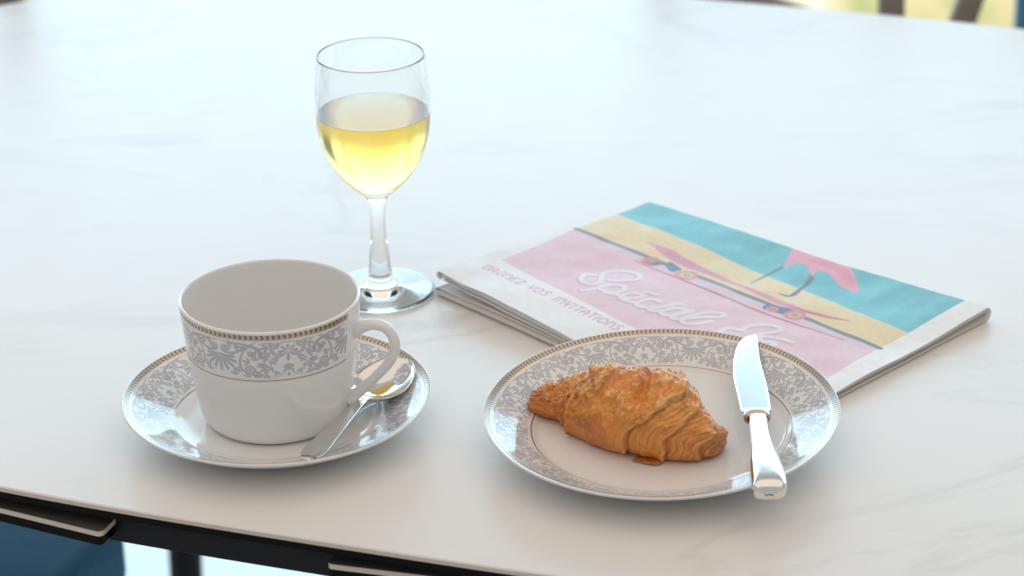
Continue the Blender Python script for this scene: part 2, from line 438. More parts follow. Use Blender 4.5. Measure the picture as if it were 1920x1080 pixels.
def decor(dist, n, periods, gold_w, band0, band1, edge0=0.0006, gap=None, shift=0.0):
    """tint rows for distances from the outer edge (metres): gold band, ornament, thin gold line"""
    rows = len(dist); col = np.zeros((rows, n, 3))
    a = np.arange(n) / n
    g = sstep(edge0, edge0 + 0.0004, dist) * sstep(gold_w + 0.0003, gold_w - 0.0002, dist)
    tt = (dist - edge0) / (gold_w - edge0)
    ph = (a[None] * periods * 26 + 0.38 * np.abs(tt[:, None] - 0.5) * 2) % 1.0
    chev = sstep(0.42, 0.58, np.abs(ph - 0.5) * 2) * (np.abs(tt[:, None] - 0.5) < 0.36)
    col[..., 1] = g[:, None]; col[..., 2] = chev
    inb = (dist > band0) & (dist < band1)
    if inb.any():
        npx = n // periods
        m = ornament(npx, 1 - (dist[inb] - band0) / (band1 - band0))
        full = np.tile(m, (1, periods))
        full = np.pad(full, ((0, 0), (0, n - full.shape[1])), mode='wrap')
        full = np.roll(full, int(round(shift / (2 * PI) * n)), axis=1)
        col[inb, :, 0] = np.clip(full * 0.93 + 0.07, 0, 1)
    ln = sstep(0.00045, 0.00020, np.abs(dist - band1 - 0.0003))
    col[..., 1] = np.maximum(col[..., 1], ln[:, None]); col[..., 2] = np.maximum(col[..., 2], ln[:, None] * 0.8)
    if gap is not None:
        k = gap(a * 2 * PI); col[..., 0] *= k; col[..., 1] *= k; col[..., 2] *= k
    return col

# ------------------------------------------------------------------ saucer
SC = np.array([-0.1228, -0.1672])
def dish(name, label, cat, loc, Rm, r_in, z_in, z_rim, foot_r, well_z, periods, n, rot, phase):
    root = tag(empty(name, loc), label, cat); root.rotation_mode = 'QUATERNION'; root.rotation_quaternion = rot
    k = z_rim - z_in; th = 0.0030
    nb = int((Rm - r_in) / 0.00030)
    top = [((1e-5, well_z), (r_in * 0.5, well_z), (r_in - 0.0065, well_z + 0.0001), (r_in - 0.002, well_z + 0.0009), (r_in, z_in))]
    rimc = [(r_in, z_in), (r_in + (Rm - r_in) * 0.33, z_in + k * 0.37), (r_in + (Rm - r_in) * 0.7, z_in + k * 0.74), (Rm - 0.0012, z_rim)]
    lip = [(Rm - 0.0012, z_rim), (Rm - 0.0003, z_rim + 0.0001), (Rm, z_rim - 0.0006), (Rm - 0.0006, z_rim - 0.0016)]
    und = [(Rm - 0.0006, z_rim - 0.0016), (r_in + (Rm - r_in) * 0.6, z_in + k * 0.60 - th), (r_in - 0.001, z_in - th - 0.0004), (foot_r + 0.005, max(well_z - th, 0.0022)), (foot_r + 0.0015, max(well_z - th, 0.0020))]
    ft = [(foot_r + 0.0015, max(well_z - th, 0.0020)), (foot_r + 0.0012, 0.0004), (foot_r, 0.0), (foot_r - 0.0012, 0.0004), (foot_r - 0.0016, max(well_z - th, 0.0020))]
    bot = [(foot_r - 0.0016, max(well_z - th, 0.0020)), (1e-5, max(well_z - th, 0.0020))]
    pw = profile([(top[0], 40)]); n1 = len(pw)
    # orientation: profile runs bottom centre -> foot -> outside -> lip -> rim -> centre
    pr = profile([(top[0], 40), (rimc, nb), (lip, 10), (und, 26), (ft, 14), (bot, 6)])[::-1]
    nr = prof_normals(pr); tot = len(pr)
    i_rim1 = tot - n1 + 1                                # rim rows end here (inner line)
    i_und = tot - (n1 + nb - 1 + 9 + 25)                 # start of the underside row
    dist = Rm - pr[:, 0]
    sub = dist[i_und:i_rim1 + 0].copy()
    topside = np.arange(i_und, i_rim1) >= tot - (n1 + nb - 1 + 6)
    col = decor(np.where(topside, sub, -1.0), n, periods, 0.0042, 0.0050, Rm - r_in - 0.0010)
    lathe('rim', pr, n, M_PORC, root, i_und, i_rim1, col, nr)
    lathe('well', pr, 200, M_WHITE, root, i_rim1 - 1, tot, None, nr)
    lathe('foot_ring', pr, 200, M_WHITE, root, 0, i_und + 1, None, nr)
    for c in root.children: c.rotation_euler = (0, 0, phase)
    return root
Q0 = Matrix.Identity(3).to_quaternion()
saucer = dish('saucer', 'white porcelain saucer with grey scroll border under the teacup', 'saucer', (SC[0], SC[1], 0.0),
              0.0798, 0.0535, 0.0072, 0.0190, 0.034, 0.0060, 7, 1400, Q0, math.radians(8))

# ------------------------------------------------------------------ teacup
cup = tag(empty('teacup', (SC[0] - 0.0006, SC[1], 0.0062)), 'empty white porcelain teacup with grey scroll band and gold trim', 'cup')
Z0 = 0.0062
co = [(1e-5, 0.0030), (0.031, 0.0030)], [(0.031, 0.0030), (0.0316, 0.0004), (0.0326, 0.0), (0.0338, 0.0005)], \
     [(0.0338, 0.0005), (0.0356, 0.0016), (0.0377, 0.0048), (0.0391, 0.0100), (0.0404, 0.0180), (0.0419, 0.0290), (0.0434, 0.0405)], \
     [(0.0434, 0.0405), (0.0441, 0.0475), (0.0448, 0.0560), (0.0457, 0.0672)], \
     [(0.0457, 0.0672), (0.0456, 0.0680), (0.0449, 0.0684), (0.0442, 0.0680), (0.0438, 0.0670)], \
     [(0.0438, 0.0670), (0.0427, 0.0520), (0.0412, 0.0350), (0.0394, 0.0200), (0.0368, 0.0095), (0.0320, 0.0055), (0.0220, 0.0042), (1e-5, 0.0040)]
CN = 1200
pc = profile([(co[0], 6), (co[1], 12), (co[2], 50), (co[3], 92), (co[4], 12), (co[5], 60)])
pc[:, 0] *= 1.011
h = 0.0684 - pc[:, 1]
outer = np.arange(len(pc)) < 6 + 11 + 49 + 91 + 4
HANDLE = math.radians(-14)
phase_cup = HANDLE
def cupgap(a): return sstep(math.radians(13.5), math.radians(14.5), np.abs((a + PI) % (2 * PI) - PI))
ccol = decor(np.where(outer, h * 1.0, -1), CN, 4, 0.0046, 0.0052, 0.0272, 0.0012, cupgap, math.radians(29))
body = lathe('body', pc, CN, M_PORC, cup, 0, None, ccol); body.rotation_euler = (0, 0, phase_cup)
# handle: ear shaped strap in a vertical plane through the cup's axis
hd = np.array([math.cos(HANDLE), math.sin(HANDLE), 0]); hn = np.array([-hd[1], hd[0], 0])
cc = np.array([SC[0] - 0.0006, SC[1], 0])
hp = [unp_plane(x, y, cc, hn) for x, y in ((662, 622), (680, 612), (702, 608), (724, 615), (738, 634), (739, 658), (728, 681), (708, 703), (684, 725), (656, 748))]
hp = catmull(hp, 70) - np.array([cc[0], cc[1], Z0])
hr = np.interp(np.linspace(0, 1, 70), [0, 0.12, 0.3, 0.5, 0.75, 0.92, 1], [0.0040, 0.0030, 0.00275, 0.0028, 0.0026, 0.0030, 0.0042])
tube('handle', hp, hr, M_WHITE, cup, 24, 1.0, up=hn)

# ------------------------------------------------------------------ teaspoon
spoon = tag(empty('teaspoon', (0, 0, 0)), 'polished steel teaspoon lying on the saucer beside the cup', 'spoon')
def spoon_build():
    A = np.array([-0.1020, -0.2385]); B = np.array([-0.0595, -0.1275])
    d = (B - A); L = np.linalg.norm(d); d /= L; s = np.array([-d[1], d[0]])
    nx, nt = 150, 25
    x = np.linspace(0, L, nx); t = np.linspace(-1, 1, nt)
    bc, bl = L - 0.0250, 0.0250
    hw_h = np.interp(x, [0, 0.0015, 0.005, 0.010, 0.030, 0.055, 0.066, 0.075], [0.0040, 0.0051, 0.0058, 0.0060, 0.0048, 0.0031, 0.0025, 0.0030])
    xx = np.clip((x - bc) / bl, -1, 1); hw_b = 0.0158 * np.sqrt(np.clip(1 - xx ** 2, 0.0004, 1)) * (1 - 0.10 * xx)
    blend = sstep(bc - bl - 0.002, bc - bl + 0.006, x)
    hw = np.maximum(hw_h * (1 - blend), hw_b * blend); hw = np.where(x < bc - bl + 0.001, hw_h, np.maximum(hw, np.interp(x, [0, L - 0.01, L], [0.0024, 0.0024, 0.0004])))
    depth = 0.0062 * np.clip(1 - xx ** 2, 0, 1) ** 0.8 * blend
    zs = np.interp(x, [0, 0.012, 0.035, 0.060, 0.070, 0.085, L], [0.0186, 0.0187, 0.0189, 0.0187, 0.0178, 0.0168, 0.0188])
    ker = np.ones(9) / 9; zs = np.convolve(np.pad(zs, 4, mode='edge'), ker, 'valid')
    crown = 0.0007 * (1 - blend)
    T2 = t[None] ** 2
    ztop = zs[:, None] - depth[:, None] * (1 - T2) + crown[:, None] * (1 - np.abs(t[None]) ** 1.3)
    th = np.interp(x, [0, 0.06, 0.08, L], [0.0017, 0.0022, 0.0013, 0.0011])
    zbot = zs[:, None] - depth[:, None] * (1 - T2) - th[:, None] * (0.55 + 0.45 * (1 - T2))
    xy = A[None, None] + d * x[:, None, None] + s * (hw[:, None] * t[None])[..., None]
    top = np.concatenate([xy, ztop[..., None]], -1); bot = np.concatenate([xy, zbot[..., None]], -1)
    k = int(np.searchsorted(x, bc - bl))
    for nm, a, b in (('handle', 0, k + 1), ('bowl', k, nx)):
        ring = np.concatenate([top[a:b], bot[a:b, ::-1]], 1)
        m = ring.shape[1]; f = grid_faces(b - a, m, False, True).tolist()
        if a == 0: f.append(list(range(m))[::-1])
        if b == nx: f.append([(b - a - 1) * m + i for i in range(m)])
        mesh_obj(nm, ring.reshape(-1, 3), f, M_STEEL, spoon)
spoon_build()

# ------------------------------------------------------------------ dessert plate, pressed on a corner of the newspaper
PC = np.array([0.0744, -0.1978]); PG = np.array([0.6, 0.8]); PS, PF = 0.030, 0.048
def plate_plane(x, y): return PS * ((x - PC[0]) * PG[0] + (y - PC[1]) * PG[1] + PF)
pz = float(plate_plane(PC[0], PC[1]))
PQ = Matrix.Rotation(math.atan(PS), 3, Vector((PG[1], -PG[0], 0))).to_quaternion()
plate = dish('dessert_plate', 'white porcelain dessert plate with grey scroll border holding a croissant', 'plate', (PC[0], PC[1], pz + 0.0002),
             0.0903, 0.0655, 0.0085, 0.0190, PF, 0.0062, 9, 1800, PQ, math.radians(13.5))
def on_plate(o):
    o.location = (PC[0], PC[1], pz + 0.0002); o.rotation_mode = 'QUATERNION'; o.rotation_quaternion = PQ

# ------------------------------------------------------------------ croissant
croissant = tag(empty('croissant'), 'golden brown flaky butter croissant lying on the dessert plate', 'croissant'); on_plate(croissant)
def croissant_build():
    z0 = 0.0066
    px = [(1010, 748, 0.0066), (1020, 747, 0.0088), (1048, 747, 0.0108), (1092, 750, 0.0134), (1150, 759, 0.0170), (1205, 772, 0.0188),
          (1256, 784, 0.0184), (1294, 796, 0.0158), (1321, 808, 0.0118), (1338, 815, 0.0074), (1345, 818, 0.0034)]
    ctl = []
    for x, y, r in px:
        zz = z0 + 0.86 * r; p = unp(x, y, zz + pz + 0.0006)
        ctl.append((p[0] - PC[0], p[1] - PC[1], zz, r))
    ns, nt = 430, 300
    c = catmull(ctl, ns); s = np.linspace(0, 1, ns); th = np.arange(nt) * 2 * PI / nt
    tan = np.gradient(c[:, :2], axis=0); tan /= np.linalg.norm(tan, axis=1, keepdims=True)
    front = np.stack([tan[:, 1], -tan[:, 0]], -1)            # towards the camera
    S, TH = np.meshgrid(s, th, indexing='ij')
    up, fr = np.sin(TH), np.cos(TH)
    u01 = np.clip(up, 0, 1)
    R = np.repeat(c[:, 3:4], nt, 1)
    X3 = [S * 9, fr * 1.3 + 5, up * 1.3 + 5]
    n1 = fbm(X3[0] * 0.9, X3[1] * 1.2, X3[2] * 1.2, 4); n2 = fbm(S * 22, fr * 3 + 9, up * 3 + 2, 4); n3 = fbm(S * 60, fr * 8, up * 8 + 4, 3)
    wob = 0.016 * fbm(fr * 2 + 3, up * 2 + 7, S * 3, 3)
    e1 = 0.275 + 0.03 * up + wob                               # left wrap edge (rises to the middle)
    e1b = 0.135 + 0.04 * fr + wob
    e2 = 0.60 + 0.19 * u01 ** 1.5 - 0.05 * np.clip(-up, 0, 1) + wob      # right wrap edges (fall to the tip)
    e3 = 0.735 + 0.12 * u01 ** 1.5 - 0.03 * np.clip(-up, 0, 1) + wob
    e4 = 0.845 + 0.05 * u01 + wob
    e5 = 0.515 + 0.04 * up + 1.2 * wob + np.where(up > 0.3, 0, 0.5)
    dr = np.zeros_like(S)
    def edge(e, step, side, lip, wdt):
        """a sheet of dough ending at s=e; side +1: outer sheet lies at larger s"""
        q = (S - e) * side
        return step * sstep(-wdt, wdt, q) + lip * np.exp(-(np.clip(q, 0, 9) / 0.020) ** 2) * (q > 0) - 0.5 * lip * np.exp(-(q / 0.010) ** 2) * (q <= 0)
    dr += edge(e1, 0.0038, 1, 0.0022, 0.006) - 0.0020
    dr += edge(e1b, 0.0010, 1, 0.0006, 0.008) - 0.0005
    dr += edge(e2, 0.0016, -1, 0.0010, 0.006) - 0.0006
    dr += edge(e3, 0.0013, -1, 0.0009, 0.005) - 0.0006
    dr += edge(e4, 0.0010, -1, 0.0006, 0.004) - 0.0005
    dr += edge(e5, 0.0013, 1, 0.0008, 0.006) * sstep(0.2, 0.6, up)
    # notch across the top and fine laminations beside the wrap edges
    dr -= 0.0052 * np.exp(-((S - 0.60 - 0.03 * fr) / 0.022) ** 2) * sstep(0.35, 0.9, up)
    phase = S * 1.0 - 0.17 * u01 ** 1.5 + 0.05 * np.clip(-up, 0, 1)
    ld = 0.9 * fbm(S * 5, fr * 1.3, up * 1.3, 2)
    lam = 0.6 * np.sin(2 * PI * (phase * 44 + ld)) + 0.55 * np.sin(2 * PI * (phase * 71 + 1.7 * ld + 0.3))
    lamask = sstep(0.50, 0.62, phase + 0.03 * n1) * sstep(0.93, 0.86, S) * (0.35 + 0.65 * sstep(-0.3, 0.5, n2 + 0.4))
    lam = np.sign(lam) * np.abs(lam) ** 0.7
    dr += 0.00028 * lam * lamask
    blister = sstep(0.05, 0.7, n2) * sstep(0.0, 0.6, up) * sstep(0.92, 0.8, S)
    dr += 0.0013 * n1 * sstep(0, 0.1, S) + 0.0016 * blister + 0.0006 * n2 + 0.00022 * n3
    n4 = fbm(S * 17 + 2, fr * 1.9 + 6, up * 1.9 + 1, 4) + 0.25 * n3
    tq = n4 * 4.5; terr = np.floor(tq) + sstep(0.62, 0.98, tq - np.floor(tq)); riser = sstep(0.55, 0.75, tq - np.floor(tq))
    tmask = sstep(-0.35, 0.5, up + 0.4 * n1) * (1 - 0.75 * lamask)
    dr += 0.00036 * terr * tmask
    dr *= np.clip(R / 0.012, 0.15, 1)
    rr = R + dr
    Z = c[:, 2:3] + rr * up * np.where(up > 0, 0.97, 1.0)
    W = rr * fr * 1.02
    Zf = z0 + 0.00015 * (1 + n2)
    Z = np.where(Z < Zf + 0.002, Zf + 0.002 * np.exp(np.clip((Z - Zf - 0.002) / 0.002, -30, 0)), Z)
    XY = c[:, None, :2] + W[..., None] * front[:, None]
    V = np.concatenate([XY, Z[..., None]], -1).reshape(-1, 3)
    # baked colour: deep brown on high crests and tips, gold on the flanks, pale where layers have opened and where backlight is painted on top
    gold = np.array([0.82, 0.32, 0.036]); deep = np.array([0.56, 0.15, 0.010]); pale = np.array([0.97, 0.70, 0.30]); dark = np.array([0.25, 0.055, 0.006])
    col = gold + 0 * S[..., None]
    def mixin(k, cc):
        nonlocal col; col = col * (1 - k[..., None]) + cc * k[..., None]
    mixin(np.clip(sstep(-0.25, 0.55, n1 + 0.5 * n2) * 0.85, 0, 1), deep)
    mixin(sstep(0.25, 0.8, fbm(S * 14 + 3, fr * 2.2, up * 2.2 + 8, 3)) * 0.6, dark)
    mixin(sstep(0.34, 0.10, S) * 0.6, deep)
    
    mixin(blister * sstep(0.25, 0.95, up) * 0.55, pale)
    mixin(sstep(0.0, 0.7, n2) * sstep(0.4, 0.95, up) * 0.4, pale)  # flaky upper layers, plus backlight on the ridge painted as paler colour
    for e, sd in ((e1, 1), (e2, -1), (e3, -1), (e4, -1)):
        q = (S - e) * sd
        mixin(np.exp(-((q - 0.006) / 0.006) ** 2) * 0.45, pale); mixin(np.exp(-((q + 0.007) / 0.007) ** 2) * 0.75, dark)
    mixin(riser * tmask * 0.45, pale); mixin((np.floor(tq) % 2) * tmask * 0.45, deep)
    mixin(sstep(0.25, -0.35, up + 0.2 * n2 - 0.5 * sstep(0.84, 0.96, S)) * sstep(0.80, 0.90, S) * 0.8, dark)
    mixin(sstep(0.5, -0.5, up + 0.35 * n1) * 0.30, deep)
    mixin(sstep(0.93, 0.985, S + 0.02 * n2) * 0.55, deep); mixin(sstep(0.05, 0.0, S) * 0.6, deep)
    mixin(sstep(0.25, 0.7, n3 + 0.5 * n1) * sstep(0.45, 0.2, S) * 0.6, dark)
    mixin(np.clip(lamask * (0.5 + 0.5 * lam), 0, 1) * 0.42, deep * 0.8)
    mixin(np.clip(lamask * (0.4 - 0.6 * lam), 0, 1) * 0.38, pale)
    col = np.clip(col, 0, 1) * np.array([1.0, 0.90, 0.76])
    f = grid_faces(ns, nt, False, True).tolist()
    f += [list(range(nt))[::-1], [(ns - 1) * nt + i for i in range(nt)]]
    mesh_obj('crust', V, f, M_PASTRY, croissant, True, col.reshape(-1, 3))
    # a torn flap of dough at the left wrap and a flat scorched drip in front of the belly
    def flake(name, pts, zf, tcol, thick, seed):
        pp = np.array([unp(x, y, zf + pz) for x, y in pts])[:, :2] - PC
        cen = pp.mean(0); rings = []; n = 40
        a = np.linspace(0, len(pp), n, endpoint=False)
        lp = catmull(np.vstack([pp, pp[:1]]), n + 1)[:-1]
        rs = np.random.RandomState(seed)
        for k, (sc_, dz) in enumerate(((0.985, 0.0), (1.0, 0.3), (0.93, 0.9), (0.6, 1.0), (0.02, 0.9))):
            q = cen + (lp - cen) * (sc_ + rs.uniform(-0.02, 0.02, (n, 1)))
            rings.append(np.c_[q, zf + thick * dz * (1 + 0.25 * rs.uniform(-1, 1, n))])
        v = np.vstack(rings); ff = grid_faces(5, n, False, True).tolist(); ff.append(list(range(n))[::-1])
        cl = np.array(tcol) * (1 + 0.25 * rs.uniform(-1, 1, (len(v), 1)))
        mesh_obj(name, v, ff, M_PASTRY, croissant, True, cl)
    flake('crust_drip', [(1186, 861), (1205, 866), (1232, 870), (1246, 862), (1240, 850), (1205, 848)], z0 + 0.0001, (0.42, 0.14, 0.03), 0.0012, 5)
    flake('torn_flap', [(1101, 806), (1108, 818), (1120, 815), (1127, 806), (1118, 794), (1104, 794)], z0 + 0.0068, (0.72, 0.46, 0.16), 0.003, 9)
croissant_build()

# ------------------------------------------------------------------ knife, across the plate
knife = tag(empty('table_knife'), 'silver table knife with a broad rounded blade laid across the dessert plate', 'knife')
def knife_build():
    za, zb = 0.0243, 0.0222                               # blade plane at the tip and at the handle
    def K(x, y):
        t = (y - 632) / (775 - 632); z = za + (zb - za) * t
        return np.array(unp(x, y, z))
    st = [(629.6, 1407, 1416), (630.6, 1402, 1418), (633, 1396, 1419.5), (638, 1389.5, 1420.5), (646, 1384, 1421.5), (658, 1379, 1422.5), (675, 1375.8, 1425), (698, 1374.5, 1431), (718, 1377.5, 1436.5), (738, 1382.5, 1441), (756, 1386.5, 1443.5), (773, 1390, 1446)]
    n, m = 70, 13
    S_ = catmull(st, n)
    Lp = np.array([K(a[1], a[0]) for a in S_]); Rp = np.array([K(a[2], a[0]) for a in S_])
    t = np.linspace(0, 1, m)
    th = 0.00018 + 0.0009 * np.sin(np.clip(t * 0.62 + 0.38 * t ** 3, 0, 1) * PI * 0.62)
    mid = Lp[:, None] * (1 - t)[None, :, None] + Rp[:, None] * t[None, :, None]
    top = mid.copy(); top[..., 2] += th * np.linspace(0.6, 1, n)[:, None]; bot = mid.copy(); bot[..., 2] -= th * np.linspace(0.6, 1, n)[:, None]
    ring = np.concatenate([top, bot[:, ::-1]], 1); k = ring.shape[1]
    f = grid_faces(n, k, False, True).tolist(); f += [list(range(k)), [(n - 1) * k + i for i in range(k)][::-1]]
    mesh_obj('blade', ring.reshape(-1, 3), f, M_BLADE, knife)
    def loft(name, secs, mt, e=2.6, n=90, k=40):
        """secs: (px centre x, px y, px half width, half thickness, z)"""
        P = []
        for x, y, hw, ht, z in secs:
            p = unp(x, y, z); q = unp(x + hw, y, z); P.append((p[0], p[1], z, abs(q[0] - p[0]), ht))
        C = catmull(P, n)
        ax = C[-1, :2] - C[0, :2]; ax /= np.linalg.norm(ax); sd = np.array([-ax[1], ax[0]])
        a = np.arange(k) * 2 * PI / k; ca, sa = np.cos(a), np.sin(a)
        sx = np.sign(ca) * np.abs(ca) ** (2 / e); sz = np.sign(sa) * np.abs(sa) ** (2 / e)
        v = np.concatenate([C[:, None, :2] + (C[:, 3:4] * sx[None])[..., None] * sd, (C[:, 2:3] + C[:, 4:5] * sz[None])[..., None]], -1)
        f = grid_faces(n, k, False, True).tolist(); f += [list(range(k))[::-1], [(n - 1) * k + i for i in range(k)]]
        mesh_obj(name, v.reshape(-1, 3), f, mt, knife)
    zc = 0.0225
    loft('bolster', [(1417.5, 769, 27, 0.0016, zc), (1418, 772, 26.5, 0.0021, zc), (1418.5, 776, 26, 0.0024, zc)], M_BLADE, 3.0, 12)
    loft('collar', [(1418.5, 775.5, 22, 0.0026, zc), (1418.7, 777.5, 26, 0.0038, zc), (1419, 781, 26.5, 0.0041, zc), (1420, 785, 25, 0.0039, zc), (1421, 787, 21, 0.0032, zc)], M_COLLAR, 2.4, 24)
    loft('handle', [(1421, 786, 18, 0.0034, zc), (1422.5, 795, 18.2, 0.0036, zc + 0.0002), (1426, 820, 19.2, 0.0040, zc + 0.0006), (1430.5, 846, 22.5, 0.0044, zc + 0.0009),
                    (1435.5, 873, 29, 0.0048, zc + 0.0011), (1440, 895, 32.8, 0.0050, zc + 0.0012), (1442, 911, 33.2, 0.0050, zc + 0.0012), (1442.5, 920, 31.5, 0.0045, zc + 0.0010), (1442.5, 925, 26, 0.0034, zc + 0.0006), (1442.5, 927, 18, 0.0020, zc + 0.0003), (1442.5, 928, 8, 0.0007, zc + 0.0002)], M_SILVER, 3.2, 110)
knife_build()

# ------------------------------------------------------------------ wine glass and juice
GX, GY = -0.0757, -0.0016
wg = tag(empty('wine_glass', (GX, GY, 0.0002)), 'clear stemmed wine glass half full of yellow juice behind the teacup', 'glass')
g_bot = [(1e-5, 0.0002), (0.016, 0.0002), (0.026, 0.0001), (0.0292, 0.0), (0.0306, 0.0004)]
g_foot = [(0.0306, 0.0004), (0.0313, 0.0013), (0.0307, 0.0019), (0.0260, 0.0025), (0.0180, 0.0034), (0.0122, 0.0046), (0.0088, 0.0066), (0.0072, 0.0100), (0.0066, 0.0145)]
g_stem = [(0.0066, 0.0145), (0.0058, 0.022), (0.0046, 0.034), (0.0042, 0.044), (0.0046, 0.052), (0.0056, 0.0575), (0.0076, 0.0612)]
g_bowl = [(0.0076, 0.0612), (0.0128, 0.0656), (0.0190, 0.0720), (0.0245, 0.0800), (0.0287, 0.0895), (0.0312, 0.0995), (0.0322, 0.1090), (0.0321, 0.1190), (0.0314, 0.1310), (0.0302, 0.1436)]
g_lip = [(0.0302, 0.1436), (0.0301, 0.1444), (0.02975, 0.1447), (0.0294, 0.1444), (0.02935, 0.1436)]
g_in = [(0.02935, 0.1436), (0.03055, 0.1310), (0.0312, 0.1190), (0.0313, 0.1090), (0.0303, 0.0995), (0.0277, 0.0895), (0.0233, 0.0805), (0.0175, 0.0730), (0.0110, 0.0676), (0.0050, 0.0655), (1e-5, 0.0652)]
pg = profile([(g_bot, 24), (g_foot, 60), (g_stem, 50), (g_bowl, 80), (g_lip, 12), (g_in, 80)])
gn = prof_normals(pg); a1 = 24 + 59; a2 = a1 + 49
lathe('foot', pg, 160, M_GLASS, wg, 0, a1, None, gn)
lathe('stem', pg, 160, M_GLASS, wg, a1 - 1, a2, None, gn)
lathe('bowl', pg, 160, M_GLASS, wg, a2 - 1, None, None, gn)
jt = 0.1108
gi = catmull(g_in, 200)[::-1]; gi = gi[gi[:, 1] <= jt]; gi = gi[1:]
jp = np.vstack([[(1e-5, gi[0, 1] - 0.00012)], gi + [0.00012, -0.00005], [(gi[-1, 0] + 0.00012, jt)], catmull([(gi[-1, 0] - 0.0001, jt + 0.0002), (gi[-1, 0] - 0.002, jt), (1e-5, jt)], 14)])
jo = lathe('juice', jp, 160, M_JUICE); jo.location = (GX, GY, 0.0002)
tag(jo, 'pale yellow fruit juice filling half of the wine glass', 'juice')

# ------------------------------------------------------------------ newspaper
def newspaper_build():
    root = tag(empty('newspaper'), 'folded newspaper with pink and turquoise cover tucked under the dessert plate', 'newspaper')
    Tl, Tt, Tb, Tr = 0.0150, 0.0115, 0.0042, 0.0075
    Lc, Tc, Bc, Rc = unp(822, 510, Tl)[:2], unp(1213, 380, Tt)[:2], unp(1426, 812, Tb)[:2], unp(1852, 580, Tr)[:2]
    root.location = (Lc[0], Lc[1], 0.0)
    O3 = np.array([Lc[0], Lc[1], 0.0])
    def xy(u, v): return ((1 - u) * (1 - v))[..., None] * Lc + (u * (1 - v))[..., None] * Bc + (u * v)[..., None] * Rc + ((1 - u) * v)[..., None] * Tc
    def limit(x, y):                                       # the plate presses the paper down
        r = np.hypot(x - PC[0], y - PC[1]); b = plate_plane(x, y)
        und = np.interp(r, [0, PF + 0.004, 0.058, 0.0645, 0.0816, 0.0897, 0.094, 0.11], [-0.0002, -0.0002, 0.0018, 0.0045, 0.0100, 0.0165, 0.0175, 0.06])
        return b + und - 0.0004
    def thick(u, v):
        T = (1 - u) * (1 - v) * Tl + u * (1 - v) * Tb + u * v * Tr + (1 - u) * v * Tt
        p = xy(u, v)
        T = T + 0.0012 * fbm(p[..., 0] * 20, p[..., 1] * 20, 2.0, 3) * np.clip(T / 0.006, 0, 1)
        k = fbm(p[..., 0] * 60 + 4, p[..., 1] * 22, 5.0, 2); T = T + 0.00022 * k
        lim = limit(p[..., 0], p[..., 1]); s = 0.0012
        sm = -s * np.logaddexp(-T / s, -(lim - 0.0006) / s)
        return np.maximum(np.minimum(sm, lim), 0.0006)
    def inv(x, y):
        u, v = 0.5, 0.5
        for _ in range(25):
            p = (1 - u) * (1 - v) * Lc + u * (1 - v) * Bc + u * v * Rc + (1 - u) * v * Tc
            du = (1 - v) * (Bc - Lc) + v * (Rc - Tc); dv = (1 - u) * (Tc - Lc) + u * (Rc - Bc)
            J = np.array([du, dv]).T; e = np.linalg.solve(J, np.array([x, y]) - p); u += e[0]; v += e[1]
        return u, v
    def pt(x, y):                                           # photo pixel -> point of the cover (metres)
        z = 0.008
        for _ in range(4):
            q = unp(x, y, z); u, v = inv(q[0], q[1])
            z = float(thick(np.array(np.clip(u, 0, 1)), np.array(np.clip(v, 0, 1))))
        return unp(x, y, z)[:2]
    # ---- the printed cover
    nu, nv = 760, 560
    u, v = np.meshgrid(np.linspace(-0.003, 1, nu), np.linspace(0, 1.002, nv), indexing='ij')
    P = xy(u, v); X, Y = P[..., 0], P[..., 1]
    img = np.zeros((nu, nv, 3)); img[:] = (0.85, 0.86, 0.87)
    AA = 0.00022
    def over(mask, c, k=1.0):
        img[:] = img * (1 - mask[..., None] * k) + np.array(c) * mask[..., None] * k
    def inside(poly):
        q = np.asarray(poly); d = np.full(X.shape, 1e9); ins = np.zeros(X.shape, bool)
        for i in range(len(q)):
            a, b = q[i], q[(i + 1) % len(q)]; ab = b - a
            t = np.clip(((X - a[0]) * ab[0] + (Y - a[1]) * ab[1]) / (ab @ ab + 1e-15), 0, 1)
            d = np.minimum(d, np.hypot(X - a[0] - t * ab[0], Y - a[1] - t * ab[1]))
            c = ((a[1] > Y) != (b[1] > Y)); 
            with np.errstate(divide='ignore', invalid='ignore'):
                ins ^= c & (X < (b[0] - a[0]) * (Y - a[1]) / (b[1] - a[1] + 1e-15) + a[0])
        return sstep(AA, -AA, np.where(ins, -d, d))
    def line(pts, r, smooth=True, off=(0, 0)):
        q = np.asarray(pts, float)
        if smooth and len(q) > 2: q = catmull(q, 10 * len(q))
        q = q + np.asarray(off); r = np.broadcast_to(np.asarray(r, float), (len(q),)) if np.isscalar(r) else np.interp(np.linspace(0, 1, len(q)), np.linspace(0, 1, len(r)), r)
        lo, hi = q.min(0) - r.max() - 0.001, q.max(0) + r.max() + 0.001
        bb = (X > lo[0]) & (X < hi[0]) & (Y > lo[1]) & (Y < hi[1]); d = np.full(bb.sum(), 1e9); xs, ys = X[bb], Y[bb]
        for i in range(len(q) - 1):
            a, b = q[i], q[i + 1]; ab = b - a; t = np.clip(((xs - a[0]) * ab[0] + (ys - a[1]) * ab[1]) / (ab @ ab + 1e-15), 0, 1)
            d = np.minimum(d, np.hypot(xs - a[0] - t * ab[0], ys - a[1] - t * ab[1]) - (r[i] + (r[i + 1] - r[i]) * t))
        m = np.zeros(X.shape); m[bb] = sstep(AA, -AA, d); return m
    PX = lambda L: [pt(*p) for p in L]
    grain = fbm(X * 420, Y * 420, 1.0, 2)
    pink, teal, sand = (0.80, 0.58, 0.66), (0.17, 0.52, 0.60), (0.80, 0.66, 0.40)
    a0 = PX([(940, 488), (1080, 429), (1156, 402), (1207, 382)]); b0 = PX([(1545, 712), (1650, 653), (1702, 625), (1808, 564)])
    low = PX([(940, 488), (1040, 540), (1140, 590), (1250, 645)])
